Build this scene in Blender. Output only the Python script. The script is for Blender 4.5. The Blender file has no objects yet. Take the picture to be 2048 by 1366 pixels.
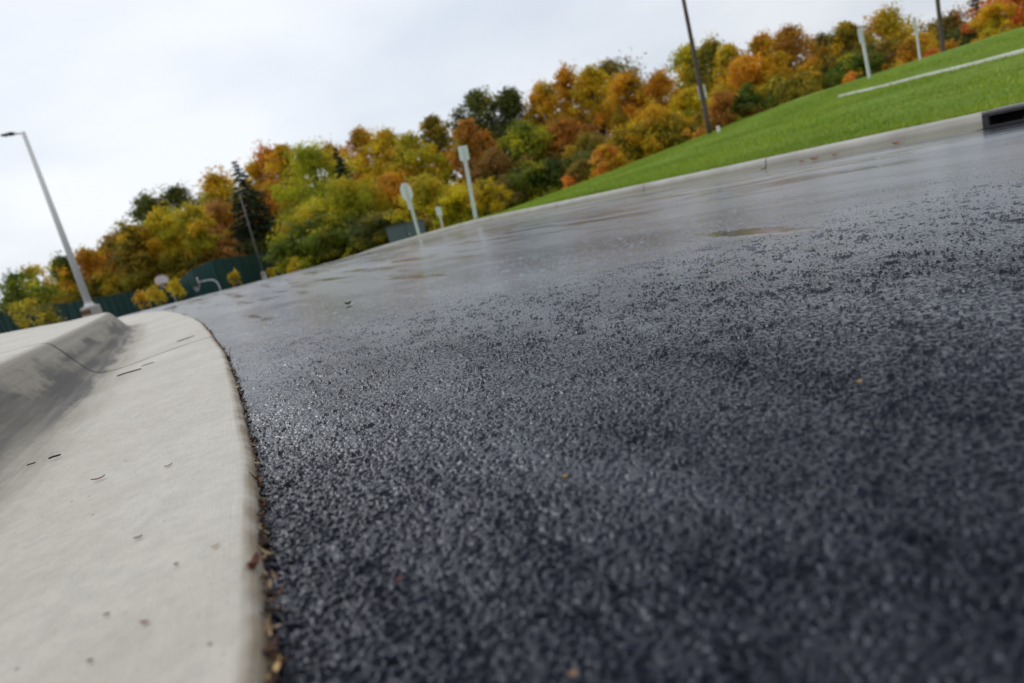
import bpy, bmesh, math, random
import numpy as np
from mathutils import Vector, Matrix
rng = np.random.default_rng(7); random.seed(7)
R = math.radians
S = bpy.context.scene
# ------------------------------------------------------------------ camera
F, ROLL, PITCH, H = 1350.0, R(14.3), R(11.7), 0.28
def ray(px, py):
    """direction through a pixel of the 2048x1366 photograph"""
    dx, dy = px-1024, py-683
    u = dx*math.cos(ROLL)-dy*math.sin(ROLL); v = dx*math.sin(ROLL)+dy*math.cos(ROLL)
    return Vector((u, F*math.cos(PITCH)-v*math.sin(PITCH), -F*math.sin(PITCH)-v*math.cos(PITCH)))
def at(px, py, Y):
    a = ray(px, py); t = Y/a.y
    return Vector((a.x*t, Y, H+a.z*t))
cd = bpy.data.cameras.new('camera'); cam = bpy.data.objects.new('camera', cd); S.collection.objects.link(cam)
S.camera = cam
fwd = Vector((0, math.cos(PITCH), -math.sin(PITCH)))
right = ((ray(1025, 683)-ray(1024, 683))).normalized()
up = right.cross(fwd).normalized()
M = Matrix((right, up, -fwd)).transposed().to_4x4(); M.translation = (0, 0, H)
cam.matrix_world = M
cd.sensor_width = 36; cd.lens = F/2048*36; cd.clip_start = .01; cd.clip_end = 3000
cd.dof.use_dof = True; cd.dof.focus_distance = 1.45; cd.dof.aperture_fstop = 3.3
# ------------------------------------------------------------------ world and sun
SUN_EL, SUN_AZ = R(42), R(311)
W = bpy.data.worlds.new('World'); S.world = W; W.use_nodes = True
nt = W.node_tree; N = nt.nodes; L = nt.links
bg = N['Background']; bg.inputs['Strength'].default_value = 0.1
sky = N.new('ShaderNodeTexSky'); sky.sky_type = 'NISHITA'; sky.sun_disc = False
sky.sun_elevation = SUN_EL; sky.sun_rotation = SUN_AZ; sky.air_density = 1.2; sky.dust_density = 2
tc = N.new('ShaderNodeTexCoord')
sep = N.new('ShaderNodeSeparateXYZ'); L.new(tc.outputs['Generated'], sep.inputs[0])
zc = N.new('ShaderNodeMath'); zc.operation = 'MAXIMUM'; L.new(sep.outputs['Z'], zc.inputs[0]); zc.inputs[1].default_value = 0.0
za = N.new('ShaderNodeMath'); za.operation = 'ADD'; L.new(zc.outputs[0], za.inputs[0]); za.inputs[1].default_value = 0.28
dv = N.new('ShaderNodeVectorMath'); dv.operation = 'DIVIDE'; L.new(tc.outputs['Generated'], dv.inputs[0])
cb = N.new('ShaderNodeCombineXYZ'); 
for k in range(3): L.new(za.outputs[0], cb.inputs[k])
L.new(cb.outputs[0], dv.inputs[1])
n1 = N.new('ShaderNodeTexNoise'); n1.inputs['Scale'].default_value = 1.15; n1.inputs['Detail'].default_value = 5; n1.inputs['Roughness'].default_value = .45
L.new(dv.outputs[0], n1.inputs['Vector'])
cr = N.new('ShaderNodeValToRGB'); L.new(n1.outputs['Fac'], cr.inputs[0])
cr.color_ramp.elements[0].position = .36; cr.color_ramp.elements[0].color = (.735, .80, .90, 1)
cr.color_ramp.elements[1].position = .62; cr.color_ramp.elements[1].color = (.935, .97, 1.03, 1)
# brightness rises towards the zenith as under any overcast sky
gr = N.new('ShaderNodeMapRange'); L.new(sep.outputs['Z'], gr.inputs[0])
gr.inputs[1].default_value = .30; gr.inputs[2].default_value = 1.0; gr.inputs[3].default_value = 10.0; gr.inputs[4].default_value = 10.6
sc = N.new('ShaderNodeVectorMath'); sc.operation = 'SCALE'; L.new(cr.outputs[0], sc.inputs[0]); L.new(gr.outputs[0], sc.inputs['Scale'])
gl = N.new('ShaderNodeVectorMath'); gl.operation = 'DOT_PRODUCT'; L.new(tc.outputs['Generated'], gl.inputs[0]); gl.inputs[1].default_value = (math.sin(SUN_AZ), math.cos(SUN_AZ), .25)
gm = N.new('ShaderNodeMapRange'); L.new(gl.outputs['Value'], gm.inputs[0]); gm.inputs[1].default_value = -1; gm.inputs[2].default_value = .75; gm.inputs[3].default_value = .52; gm.inputs[4].default_value = 1.02
s2 = N.new('ShaderNodeVectorMath'); s2.operation = 'SCALE'; L.new(sc.outputs[0], s2.inputs[0]); L.new(gm.outputs[0], s2.inputs['Scale'])
mx = N.new('ShaderNodeMix'); mx.data_type = 'RGBA'; mx.inputs['Factor'].default_value = .93
L.new(sky.outputs[0], mx.inputs[6]); L.new(s2.outputs[0], mx.inputs[7]); L.new(mx.outputs[2], bg.inputs['Color'])
sd = bpy.data.lights.new('sun', 'SUN'); sd.energy = 1.15; sd.angle = R(30); sd.color = (1, .965, .91)
so = bpy.data.objects.new('sun', sd); S.collection.objects.link(so)
dirs = Vector((math.sin(SUN_AZ)*math.cos(SUN_EL), math.cos(SUN_AZ)*math.cos(SUN_EL), math.sin(SUN_EL)))
so.rotation_euler = dirs.to_track_quat('Z', 'Y').to_euler()
S.view_settings.view_transform = 'Standard'; S.view_settings.look = 'None'; S.view_settings.gamma = 1
S.view_settings.exposure = 0.0
S.render.engine = 'CYCLES'
# ------------------------------------------------------------------ terrain functions (numpy friendly)
AX, AY = -.479, .878           # along the lane
SX, SY = .878, .479            # across the lane, towards the bank
def sa(x, y): return x*SX+y*SY, x*AX+y*AY
def xy(s, a): return s*SX+a*AX, s*SY+a*AY
def sstep(e0, e1, v):
    t = np.clip((v-e0)/(e1-e0), 0, 1); return t*t*(3-2*t)
_ra = [-14, -4, 0, 2.2, 3.66, 5.6, 9.15, 12.6, 15.5, 22, 40, 80]
_rs = [3.2, 4.3, 4.95, 5.33, 5.62, 5.88, 6.25, 6.55, 6.85, 7.6, 9.6, 14]
def s_right(a): return np.interp(a, _ra, _rs)
def road_z(x, y):
    s, a = sa(x, y)
    w = a-14
    drop = .035*2.0*np.log1p(np.exp(np.clip(w/2.0, -30, 30)))
    z = -.012-.055*np.clip((s-.3)/5.2, 0, 1)-drop
    z = z+.004*np.sin(s*2.3+.5*np.sin(a*.9))*np.sin(a*1.1+.7)*sstep(.8, 2.5, s)
    z = z+.006*np.sin(a*.55+s*1.2)*sstep(.8, 2.5, s)
    return z
def bank_z(q, a):
    """grass bank right of the lane; q = metres past the kerb line"""
    x, y = xy(s_right(a)+q, a)
    base = road_z(x, y)
    qq = np.clip(q, 0, 18.5)
    hz = .0163*qq**1.5
    cap = sstep(19, 42, q)
    fade = 1-sstep(19, 36, a)
    dip = .035*np.maximum(0, a-10)*np.exp(-np.clip(q, 0, 99)/6)*(1-np.exp(-np.clip(q, 0, 99)/2))*(1-sstep(22, 40, a))
    return np.where(q > 0, (.104+base*1.0)*(1-cap)+base*cap+(hz*(1-cap)+.112*(1-np.exp(-q/8))*(1-cap))*fade-dip, base)
def ground_z(x, y):
    s, a = sa(x, y)
    z = road_z(x, y)-.09
    lift = sstep(-3.8, -5.0, s)*(1-sstep(16, 27, a))
    return z+lift*(.18)
def terrain(x, y):
    s, a = sa(x, y)
    q = s-s_right(a)
    return float(np.maximum(bank_z(q, a) if q > 0.15 else -9, ground_z(x, y)))
# ------------------------------------------------------------------ object helpers
C = S.collection
def tag(o, label=None, cat=None, group=None, kind=None):
    if label: o['label'] = label
    if cat: o['category'] = cat
    if group: o['group'] = group
    if kind: o['kind'] = kind
    return o
def thing(name, label, cat, loc=(0, 0, 0), rz=0, group=None):
    o = bpy.data.objects.new(name, None); C.objects.link(o); o.location = loc; o.rotation_euler = (0, 0, rz)
    o.empty_display_size = .2
    return tag(o, label, cat, group)
def npmesh(name, V, Fq, mat, parent=None, smooth=True, uv=None, tint=None):
    """V (n,3) array, Fq (m,k) array of equal sized faces"""
    V = np.asarray(V, dtype=np.float32); Fq = np.asarray(Fq, dtype=np.int32)
    me = bpy.data.meshes.new(name); m, k = Fq.shape
    me.vertices.add(len(V)); me.vertices.foreach_set('co', V.ravel())
    me.loops.add(m*k); me.loops.foreach_set('vertex_index', Fq.ravel())
    me.polygons.add(m); me.polygons.foreach_set('loop_start', np.arange(0, m*k, k, dtype=np.int32))
    me.polygons.foreach_set('use_smooth', np.full(m, smooth))
    if uv is not None:
        l = me.uv_layers.new(name='UVMap'); l.data.foreach_set('uv', np.asarray(uv, dtype=np.float32)[Fq.ravel()].ravel())
    if tint is not None:
        at_ = me.attributes.new('tint', 'FLOAT', 'POINT'); at_.data.foreach_set('value', np.asarray(tint, dtype=np.float32))
    me.update(calc_edges=True); me.validate()
    me.materials.append(mat)
    o = bpy.data.objects.new(name, me); C.objects.link(o); o.parent = parent
    return o
class MB:
    def __init__(s): s.bm = bmesh.new()
    def box(s, c, d, rot=None, bev=0):
        r = bmesh.ops.create_cube(s.bm, size=1)['verts']
        bmesh.ops.scale(s.bm, vec=d, verts=r)
        if bev: 
            e = list({e for v in r for e in v.link_edges})
            g = bmesh.ops.bevel(s.bm, geom=e, offset=bev, segments=2, affect='EDGES'); r = g['verts']
        if rot is not None: bmesh.ops.rotate(s.bm, cent=(0, 0, 0), matrix=rot, verts=r)
        bmesh.ops.translate(s.bm, vec=c, verts=r); return s
    def tube(s, pts, rad, n=12):
        pts = [Vector(p) for p in pts]
        if not isinstance(rad, (list, tuple)): rad = [rad]*len(pts)
        rings = []
        ref = None
        for i, p in enumerate(pts):
            t = (pts[min(i+1, len(pts)-1)]-pts[max(i-1, 0)]).normalized()
            if ref is None: ref = Vector((1, 0, 0)) if abs(t.x) < .9 else Vector((0, 1, 0))
            u = (ref-t*ref.dot(t)).normalized(); w = t.cross(u); ref = u
            rings.append([s.bm.verts.new(p+(u*math.cos(k*2*math.pi/n)+w*math.sin(k*2*math.pi/n))*rad[i]) for k in range(n)])
        for a_, b_ in zip(rings, rings[1:]):
            for k in range(n): s.bm.faces.new((a_[k], a_[(k+1) % n], b_[(k+1) % n], b_[k]))
        s.bm.faces.new(list(reversed(rings[0]))); s.bm.faces.new(rings[-1]); return s
    def prism(s, pts, y0, y1):
        """outline in x,z extruded along y"""
        a_ = [s.bm.verts.new((p[0], y0, p[1])) for p in pts]; b_ = [s.bm.verts.new((p[0], y1, p[1])) for p in pts]
        n = len(pts)
        s.bm.faces.new(a_); s.bm.faces.new(list(reversed(b_)))
        for k in range(n): s.bm.faces.new((a_[k], b_[k], b_[(k+1) % n], a_[(k+1) % n]))
        return s
    def build(s, name, mat, parent=None, smooth=False, loc=None):
        bmesh.ops.recalc_face_normals(s.bm, faces=s.bm.faces)
        me = bpy.data.meshes.new(name); s.bm.to_mesh(me); s.bm.free()
        me.materials.append(mat)
        if smooth: me.polygons.foreach_set('use_smooth', [True]*len(me.polygons))
        o = bpy.data.objects.new(name, me); C.objects.link(o); o.parent = parent
        if loc is not None: o.location = loc
        return o
# ------------------------------------------------------------------ materials
class Mat:
    def __init__(s, name):
        s.m = bpy.data.materials.new(name); s.m.use_nodes = True
        s.nt = s.m.node_tree; s.N = s.nt.nodes; s.L = s.nt.links; s.b = s.N['Principled BSDF']; s.out = s.N['Material Output']
    def node(s, t, **kw):
        n = s.N.new('ShaderNode'+t)
        for k, v in kw.items(): setattr(n, k, v)
        return n
    def val(s, sock, v):
        if hasattr(v, 'is_output') or isinstance(v, bpy.types.NodeSocket): s.L.new(v, sock)
        else: sock.default_value = v
    def math(s, op, a, b=0.0, c=None, clamp=False):
        n = s.node('Math', operation=op); n.use_clamp = clamp; s.val(n.inputs[0], a); s.val(n.inputs[1], b)
        if c is not None: s.val(n.inputs[2], c)
        return n.outputs[0]
    def noise(s, vec, scale, detail=3, rough=.5, w=None):
        n = s.node('TexNoise'); s.L.new(vec, n.inputs['Vector']); n.inputs['Scale'].default_value = scale
        n.inputs['Detail'].default_value = detail; n.inputs['Roughness'].default_value = rough; return n.outputs['Fac']
    def vor(s, vec, scale, feature='F1', out='Distance', smooth=None):
        n = s.node('TexVoronoi', feature=feature); s.L.new(vec, n.inputs['Vector']); n.inputs['Scale'].default_value = scale
        if smooth is not None: n.inputs['Smoothness'].default_value = smooth
        return n.outputs[out]
    def rng(s, v, a, b, c=0.0, d=1.0, smooth=False):
        n = s.node('MapRange'); n.clamp = True
        if smooth: n.interpolation_type = 'SMOOTHSTEP'
        s.val(n.inputs[0], v); n.inputs[1].default_value = a; n.inputs[2].default_value = b; s.val(n.inputs[3], c); s.val(n.inputs[4], d)
        return n.outputs[0]
    def mix(s, f, a, b):
        n = s.node('Mix', data_type='RGBA'); s.val(n.inputs[0], f)
        for sock, v in ((n.inputs[6], a), (n.inputs[7], b)):
            if isinstance(v, tuple): sock.default_value = (v[0], v[1], v[2], 1)
            else: s.L.new(v, sock)
        return n.outputs[2]
    def mapv(s, vec, scale=(1, 1, 1), rot=(0, 0, 0), loc=(0, 0, 0)):
        n = s.node('Mapping'); s.L.new(vec, n.inputs[0]); n.inputs['Scale'].default_value = scale; n.inputs['Rotation'].default_value = rot
        n.inputs['Location'].default_value = loc; return n.outputs[0]
    def pos(s): return s.node('NewGeometry').outputs['Position']
    def bump(s, h, strength=.5, dist=.01):
        n = s.node('Bump'); n.inputs['Strength'].default_value = strength; n.inputs['Distance'].default_value = dist
        s.L.new(h, n.inputs['Height']); s.L.new(n.outputs[0], s.b.inputs['Normal']); return n
def simple(name, col, rough=.6, metal=0, var=.15, scale=8, bump=.0):
    m = Mat(name); p = m.node('TexCoord').outputs['Object']
    n = m.noise(p, scale, 4)
    c = m.mix(n, tuple(v*(1-var) for v in col), tuple(min(1, v*(1+var)) for v in col))
    m.L.new(c, m.b.inputs['Base Color']); m.b.inputs['Roughness'].default_value = rough; m.b.inputs['Metallic'].default_value = metal
    if bump: m.bump(m.noise(p, scale*6, 3), bump, .01)
    return m.m
# wet asphalt: coarse bound aggregate, real displacement, smooth water film in the low places
PUDDLE = (.88, 2.30, 0)
m = Mat('wet_asphalt'); p = m.pos()
lane = m.mapv(p, rot=(0, 0, R(-28.6)))       # y of this space runs along the lane
dot_s = m.node('VectorMath', operation='DOT_PRODUCT'); m.L.new(p, dot_s.inputs[0]); dot_s.inputs[1].default_value = (SX, SY, 0)
dot_a = m.node('VectorMath', operation='DOT_PRODUCT'); m.L.new(p, dot_a.inputs[0]); dot_a.inputs[1].default_value = (AX, AY, 0)
sv, av = dot_s.outputs['Value'], dot_a.outputs['Value']
warp = m.node('VectorMath', operation='ADD'); m.L.new(p, warp.inputs[0])
wn = m.node('TexNoise'); m.L.new(p, wn.inputs['Vector']); wn.inputs['Scale'].default_value = 90; wn.inputs['Detail'].default_value = 2
wsc = m.node('VectorMath', operation='SCALE'); m.L.new(wn.outputs['Color'], wsc.inputs[0]); wsc.inputs['Scale'].default_value = .006
m.L.new(wsc.outputs[0], warp.inputs[1]); pw = warp.outputs[0]
st1 = m.vor(pw, 128, 'SMOOTH_F1', smooth=.06)          # stones of about 7 mm
st2 = m.vor(pw, 300, 'SMOOTH_F1', smooth=.25)          # fines
st_col = m.vor(pw, 128, 'F1', 'Color')
h1 = m.rng(st1, .12, .74, 1, 0, True); h1 = m.math('MULTIPLY', h1, m.rng(st_col, .1, .9, .45, 1.0)); h2 = m.rng(st2, .25, .75, 1, 0)
cavm = m.rng(m.noise(p, 9, 3, .6), .35, .65, -.05, .05)
cav = m.math('ADD', m.noise(p, 135, 4, .6), cavm); cav2 = m.rng(cav, .30, .385, 0, 1, True)    # pits between the stones
cav = m.noise(m.mapv(lane, scale=(1.5, .8, 1), loc=(3, 3, 0)), 26, 4, .65); cav3 = m.rng(cav, .33, .38, 0, 1, True)   # bigger hollows
cav2 = m.math('MULTIPLY', cav2, cav3)
big = m.noise(p, 2.1, 3, .5)
far = m.math('ADD', sv, av)
hh = m.math('MULTIPLY', m.math('ADD', m.math('MULTIPLY', h1, .0054), m.math('MULTIPLY', h2, .0010)), m.rng(m.math('ADD', far, m.math('MULTIPLY_ADD', big, 2.0, -1.0)), .6, 3.4, 1, .26))
hh = m.math('ADD', hh, m.math('MULTIPLY', m.math('SUBTRACT', cav2, 1), .0050))
hh = m.math('ADD', hh, m.math('MULTIPLY', m.noise(p, 60, 2, .5), .0026))
filmn = m.noise(m.mapv(lane, scale=(1.2, .45, 1), loc=(3.1, 1.7, 0)), 1.0, 4, .55)
filmc = m.noise(m.mapv(lane, scale=(4.5, 1.6, 1), loc=(1.2, 6.1, 0)), 1.0, 4, .65)
fsum = m.math('ADD', m.math('MULTIPLY_ADD', filmc, .45, m.math('MULTIPLY', filmn, .55)), m.rng(far, .6, 6.5, -.22, .20))
film = m.rng(fsum, .22, .80, 0, 1)            # how far water fills the pores
pool = m.rng(m.math('ADD', m.rng(sv, 2.6, 4.6, 0, .09), m.math('ADD', m.noise(m.mapv(lane, scale=(5.5, .6, 1), loc=(8.2, 4.1, 0)), 1.0, 5, .6), m.rng(far, 3.0, 7.5, -.14, .02))), .53, .66, 0, 1, True)
sub = m.node('VectorMath', operation='SUBTRACT'); m.L.new(p, sub.inputs[0]); sub.inputs[1].default_value = PUDDLE
wv = m.node('TexNoise'); m.L.new(p, wv.inputs['Vector']); wv.inputs['Scale'].default_value = 7; wv.inputs['Detail'].default_value = 4
wo = m.node('VectorMath', operation='MULTIPLY_ADD'); m.L.new(wv.outputs['Color'], wo.inputs[0]); wo.inputs[1].default_value = (.16, .16, 0); m.L.new(sub.outputs[0], wo.inputs[2])
def dotc(v, c):
    n = m.node('VectorMath', operation='DOT_PRODUCT'); m.L.new(v, n.inputs[0]); n.inputs[1].default_value = c; return n.outputs['Value']
ea = m.math('ADD', dotc(wo.outputs[0], (.24/.42, -.97/.42, 0)), .14); eb = m.math('SUBTRACT', dotc(wo.outputs[0], (.97/.085, .24/.085, 0)), 1.1)
spot = m.rng(m.math('SQRT', m.math('ADD', m.math('MULTIPLY', ea, ea), m.math('MULTIPLY', eb, eb))), .5, 1.0, 1, 0, True)
pool = m.math('MAXIMUM', m.math('MULTIPLY', pool, .8), spot)
levels = m.math('MULTIPLY', m.math('MULTIPLY_ADD', film, -.72, 1.0), m.math('MULTIPLY_ADD', pool, -.8, 1.0))
hh = m.math('MULTIPLY', hh, levels)
ln = m.node('VectorMath', operation='LENGTH'); m.L.new(p, ln.inputs[0])
near = m.rng(ln.outputs['Value'], 1.2, 6.5, 1, 0)     # real relief where it can be seen, the same height as bump beyond
m.disp = m.node('Displacement'); m.L.new(m.math('MULTIPLY', hh, near), m.disp.inputs['Height']); m.disp.inputs['Midlevel'].default_value = 0; m.disp.inputs['Scale'].default_value = 1
m.L.new(m.disp.outputs[0], m.out.inputs['Displacement'])
m.m.displacement_method = 'DISPLACEMENT'
bm_ = m.bump(m.math('MULTIPLY', hh, m.math('SUBTRACT', 1.0, near)), 1.0, 1.0)
tone = m.mix(m.rng(st_col, 0, 1), (.0025, .003, .0058), (.0075, .0085, .0145))
tone = m.mix(m.rng(m.noise(p, 28, 2), .64, .80, 0, .4), tone, (.028, .028, .034))
m.L.new(tone, m.b.inputs['Base Color'])
m.L.new(m.rng(pool, 0, 1, m.rng(film, 0, 1, .12, .34), .16), m.b.inputs['Roughness'])
m.L.new(m.rng(film, 0, .7, 1.31, 1.48), m.b.inputs['IOR']); m.b.inputs['Specular Tint'].default_value = (.68, .75, 1, 1)
m.L.new(m.rng(film, .1, .9, 0.0, 1.0), m.b.inputs['Coat Weight']); m.b.inputs['Coat IOR'].default_value = 1.6; m.b.inputs['Coat Tint'].default_value = (.9, .94, 1, 1)
m.L.new(m.rng(pool, 0, 1, m.rng(film, 0, 1, .12, .27), .08), m.b.inputs['Coat Roughness'])
ASPHALT = m.m
# concrete of kerb and gutter; uv = (metres along, metres across)
def concrete(name, stain=True, bright=1.0):
    m = Mat(name); p = m.pos(); uv = m.node('UVMap').outputs[0]
    su = m.node('SeparateXYZ'); m.L.new(uv, su.inputs[0]); V_ = su.outputs['Y']
    c = m.mix(m.rng(m.noise(p, 3, 5, .6), .3, .7), (.53*bright, .485*bright, .405*bright), (.66*bright, .62*bright, .545*bright))
    c = m.mix(m.rng(m.noise(p, 45, 3), .35, .7, 0, .35), c, (.35*bright, .335*bright, .305*bright))
    c = m.mix(m.rng(m.noise(p, 420, 3, .7), .35, .65, .22, 0), c, (.22, .20, .17))
    c = m.mix(m.rng(m.noise(p, 150, 4, .7), .58, .72, 0, .35), c, (.66, .64, .59))
    brk = m.noise(m.mapv(uv, scale=(3, 260, 1)), 1.0, 3, .6)
    if stain:
        wob = m.math('MULTIPLY_ADD', m.noise(m.mapv(uv, scale=(2.2, 9, 1)), 1.0, 5, .65), .22, -.11)
        vv = m.math('ADD', V_, wob)
        g1 = m.math('MULTIPLY', m.rng(vv, .38, .58, 0, 1, True), m.rng(V_, .695, .735, 1, 0, True))
        streak = m.rng(m.noise(m.mapv(uv, scale=(.8, 60, 1)), 1.0, 4, .6), .25, .75, .55, 1)
        c = m.mix(m.math('MULTIPLY', m.math('MULTIPLY', g1, .92), streak), c, (.235, .205, .160))
        g2 = m.math('MULTIPLY', m.rng(vv, .53, .57, 0, 1, True), m.rng(vv, .635, .67, 1, 0, True))
        c = m.mix(m.math('MULTIPLY', g2, m.rng(m.noise(m.mapv(uv, scale=(1.0, 26, 1)), 1.0, 4), .34, .56, .20, .95)), c, (.100, .094, .088))
        ed = m.math('MULTIPLY', m.rng(m.math('ADD', V_, m.math('MULTIPLY', wob, .08)), .005, .018, 1, 0, True), m.rng(m.noise(p, 22, 3), .3, .6, .35, .95))
        c = m.mix(ed, c, (.26, .20, .135))
    jt = m.node('Attribute'); jt.attribute_name = 'tint'
    c = m.mix(m.math('MULTIPLY', jt.outputs['Fac'], m.rng(m.noise(p, 14, 3), .3, .6, .35, .9)), c, (.07, .058, .045))
    sp = m.rng(m.vor(p, 38, 'F1'), .04, .085, 1, 0)
    spm = m.math('MULTIPLY', sp, m.rng(m.vor(p, 38, 'F1', 'Color'), .50, .62))
    c = m.mix(m.math('MULTIPLY', spm, .85), c, (.09, .075, .06))
    sp2 = m.math('MULTIPLY', m.rng(m.vor(p, 90, 'F1'), .10, .18, 1, 0), m.rng(m.vor(p, 90, 'F1', 'Color'), .52, .62))
    c = m.mix(m.math('MULTIPLY', sp2, .5), c, (.2, .17, .14))
    m.L.new(c, m.b.inputs['Base Color']); m.b.inputs['Roughness'].default_value = .78
    hb = m.math('ADD', m.math('MULTIPLY', m.noise(p, 320, 3, .6), .55), m.math('MULTIPLY', brk, .42))
    hb = m.math('SUBTRACT', hb, m.math('MULTIPLY', spm, 1.2))
    hb = m.math('ADD', hb, m.math('MULTIPLY', m.noise(p, 25, 3), .9))
    m.bump(hb, 1.0, .0028)
    return m.m
KERB = concrete('stained_concrete'); 
def far_concrete():
    m = Mat('wet_kerb_concrete'); p = m.pos(); uv = m.node('UVMap').outputs[0]
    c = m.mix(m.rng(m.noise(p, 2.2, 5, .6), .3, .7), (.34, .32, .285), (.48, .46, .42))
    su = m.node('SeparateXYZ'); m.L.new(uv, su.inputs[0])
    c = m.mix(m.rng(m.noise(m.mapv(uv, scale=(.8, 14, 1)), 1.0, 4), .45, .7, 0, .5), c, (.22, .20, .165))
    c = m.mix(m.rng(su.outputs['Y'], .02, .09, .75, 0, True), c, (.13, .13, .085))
    m.L.new(c, m.b.inputs['Base Color']); m.b.inputs['Roughness'].default_value = .6
    m.bump(m.noise(p, 60, 3), .3, .004); return m.m
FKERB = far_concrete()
# grass
m = Mat('grass_blade'); a_ = m.node('Attribute'); a_.attribute_name = 'tint'; p = m.pos()
c = m.mix(a_.outputs['Fac'], (.13, .24, .010), (.38, .50, .030))
c = m.mix(m.rng(m.noise(p, .8, 4), .40, .68, 0, .55), c, (.30, .36, .04))
m.L.new(c, m.b.inputs['Base Color']); m.b.inputs['Roughness'].default_value = .55
tr = m.node('BsdfTranslucent'); m.L.new(c, tr.inputs[0]); ms = m.node('MixShader'); ms.inputs[0].default_value = .3
m.L.new(m.b.outputs[0], ms.inputs[1]); m.L.new(tr.outputs[0], ms.inputs[2]); m.L.new(ms.outputs[0], m.out.inputs['Surface'])
BLADE = m.m
m = Mat('lawn'); p = m.pos()
c = m.mix(m.rng(m.noise(p, 1.1, 6, .7), .35, .68), (.13, .25, .012), (.27, .42, .025))
c = m.mix(m.rng(m.noise(p, .55, 5, .65), .46, .70, 0, .85), c, (.27, .32, .045))
c = m.mix(m.rng(m.noise(p, 9, 4, .7), .30, .75, 0, .5), c, (.08, .15, .010))
c = m.mix(m.rng(m.noise(p, 3.3, 3), .70, .80, 0, .5), c, (.24, .20, .07))
m.L.new(c, m.b.inputs['Base Color']); m.b.inputs['Roughness'].default_value = .8; m.b.inputs['Specular IOR Level'].default_value = .2
m.bump(m.noise(p, 30, 5, .7), 1.0, .05)
LAWN = m.m
m = Mat('rough_ground'); p = m.pos()
c = m.mix(m.noise(p, .5, 5), (.05, .07, .015), (.11, .10, .04)); m.L.new(c, m.b.inputs['Base Color']); m.b.inputs['Roughness'].default_value = .9
m.bump(m.noise(p, 6, 4), .8, .1); ROUGH = m.m
def foliage(name, dark, mid, light, nscale=.35):
    m = Mat(name); p = m.pos(); a_ = m.node('Attribute'); a_.attribute_name = 'tint'
    k_ = 1.95 if name in ('leaves_yellow_green', 'leaves_yellow', 'leaves_gold', 'leaves_rust', 'leaves_olive') else 1.65
    dark, mid, light = [tuple(min(.8, v*k_) for v in q) for q in (dark, mid, light)]
    c = m.mix(m.rng(m.noise(p, nscale, 3, .6), .36, .60), dark, mid)
    c = m.mix(m.rng(a_.outputs['Fac'], .35, 1.0, 0, .95), c, light)
    hs = m.node('HueSaturation'); m.L.new(c, hs.inputs['Color'])
    oi = m.node('ObjectInfo'); m.L.new(m.rng(oi.outputs['Random'], 0, 1, .485, .515), hs.inputs['Hue'])
    m.L.new(m.rng(a_.outputs['Fac'], 0, 1, .75, 1.2), hs.inputs['Value'])
    c = hs.outputs[0]
    m.L.new(c, m.b.inputs['Base Color']); m.b.inputs['Roughness'].default_value = .6; m.b.inputs['Specular IOR Level'].default_value = .25
    tr = m.node('BsdfTranslucent'); m.L.new(c, tr.inputs[0]); ms = m.node('MixShader'); ms.inputs[0].default_value = .45
    m.L.new(m.b.outputs[0], ms.inputs[1]); m.L.new(tr.outputs[0], ms.inputs[2]); m.L.new(ms.outputs[0], m.out.inputs['Surface'])
    return m.m
FOL = {
 'green':   foliage('leaves_green', (.035, .060, .008), (.085, .125, .012), (.17, .19, .02)),
 'dark':    foliage('leaves_dark_green', (.028, .042, .010), (.060, .075, .014), (.12, .12, .02)),
 'yg':      foliage('leaves_yellow_green', (.12, .15, .010), (.27, .26, .012), (.42, .34, .018)),
 'yellow':  foliage('leaves_yellow', (.24, .16, .010), (.42, .27, .010), (.55, .37, .016)),
 'gold':    foliage('leaves_gold', (.20, .17, .012), (.42, .26, .012), (.55, .31, .018)),
 'orange':  foliage('leaves_orange', (.27, .13, .010), (.48, .235, .012), (.62, .31, .018)),
 'rust':    foliage('leaves_rust', (.15, .080, .014), (.30, .150, .018), (.44, .22, .024)),
 'red':     foliage('leaves_red_orange', (.34, .10, .018), (.52, .17, .028), (.62, .26, .04)),
 'brown':   foliage('leaves_brown', (.085, .060, .016), (.17, .105, .020), (.26, .16, .03)),
 'olive':   foliage('leaves_olive', (.070, .070, .010), (.15, .13, .012), (.27, .20, .018)),
 'salmon':  foliage('leaves_salmon', (.22, .10, .030), (.38, .17, .05), (.48, .25, .07)),
 'spruce':  foliage('spruce_needles', (.010, .026, .016), (.022, .045, .024), (.045, .075, .035)),
}
BARK = simple('bark', (.085, .068, .055), .9, 0, .4, 3, .6)
GALV = simple('galvanised_steel', (.80, .82, .84), .5, .0, .06, 12)
SIGNBACK = simple('bare_aluminium', (.90, .91, .92), .45, .0, .05, 6)
WHITEP = simple('off_white_paint', (.90, .88, .85), .5, 0, .05, 2)
DARKM = simple('dark_luminaire', (.05, .05, .055), .5, .3, .1, 4)
WOODP = simple('weathered_wood_pole', (.105, .078, .066), .85, 0, .3, 5, .5)
IRON = simple('cast_iron', (.045, .043, .045), .55, .5, .35, 14, .4)
IRONL = simple('worn_cast_iron_top', (.20, .19, .19), .55, .4, .25, 12, .3)
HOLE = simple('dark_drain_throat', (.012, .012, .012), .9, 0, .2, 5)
FENCEG = simple('green_windscreen_cloth', (.010, .060, .050), .75, 0, .28, .6, .2)
FENCEP = simple('green_fence_post', (.012, .035, .03), .5, .2, .1, 4)
SLATE = simple('slate_blue_panel', (.105, .135, .165), .55, 0, .12, 1.2)
FOOT = simple('cast_footing', (.50, .47, .42), .85, 0, .12, 5, .4)
RUSTP = simple('rust_stain_plate', (.20, .085, .04), .85, 0, .3, 6)
BOARD = simple('backboard_white', (.80, .76, .78), .4, 0, .04, 3)
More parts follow.
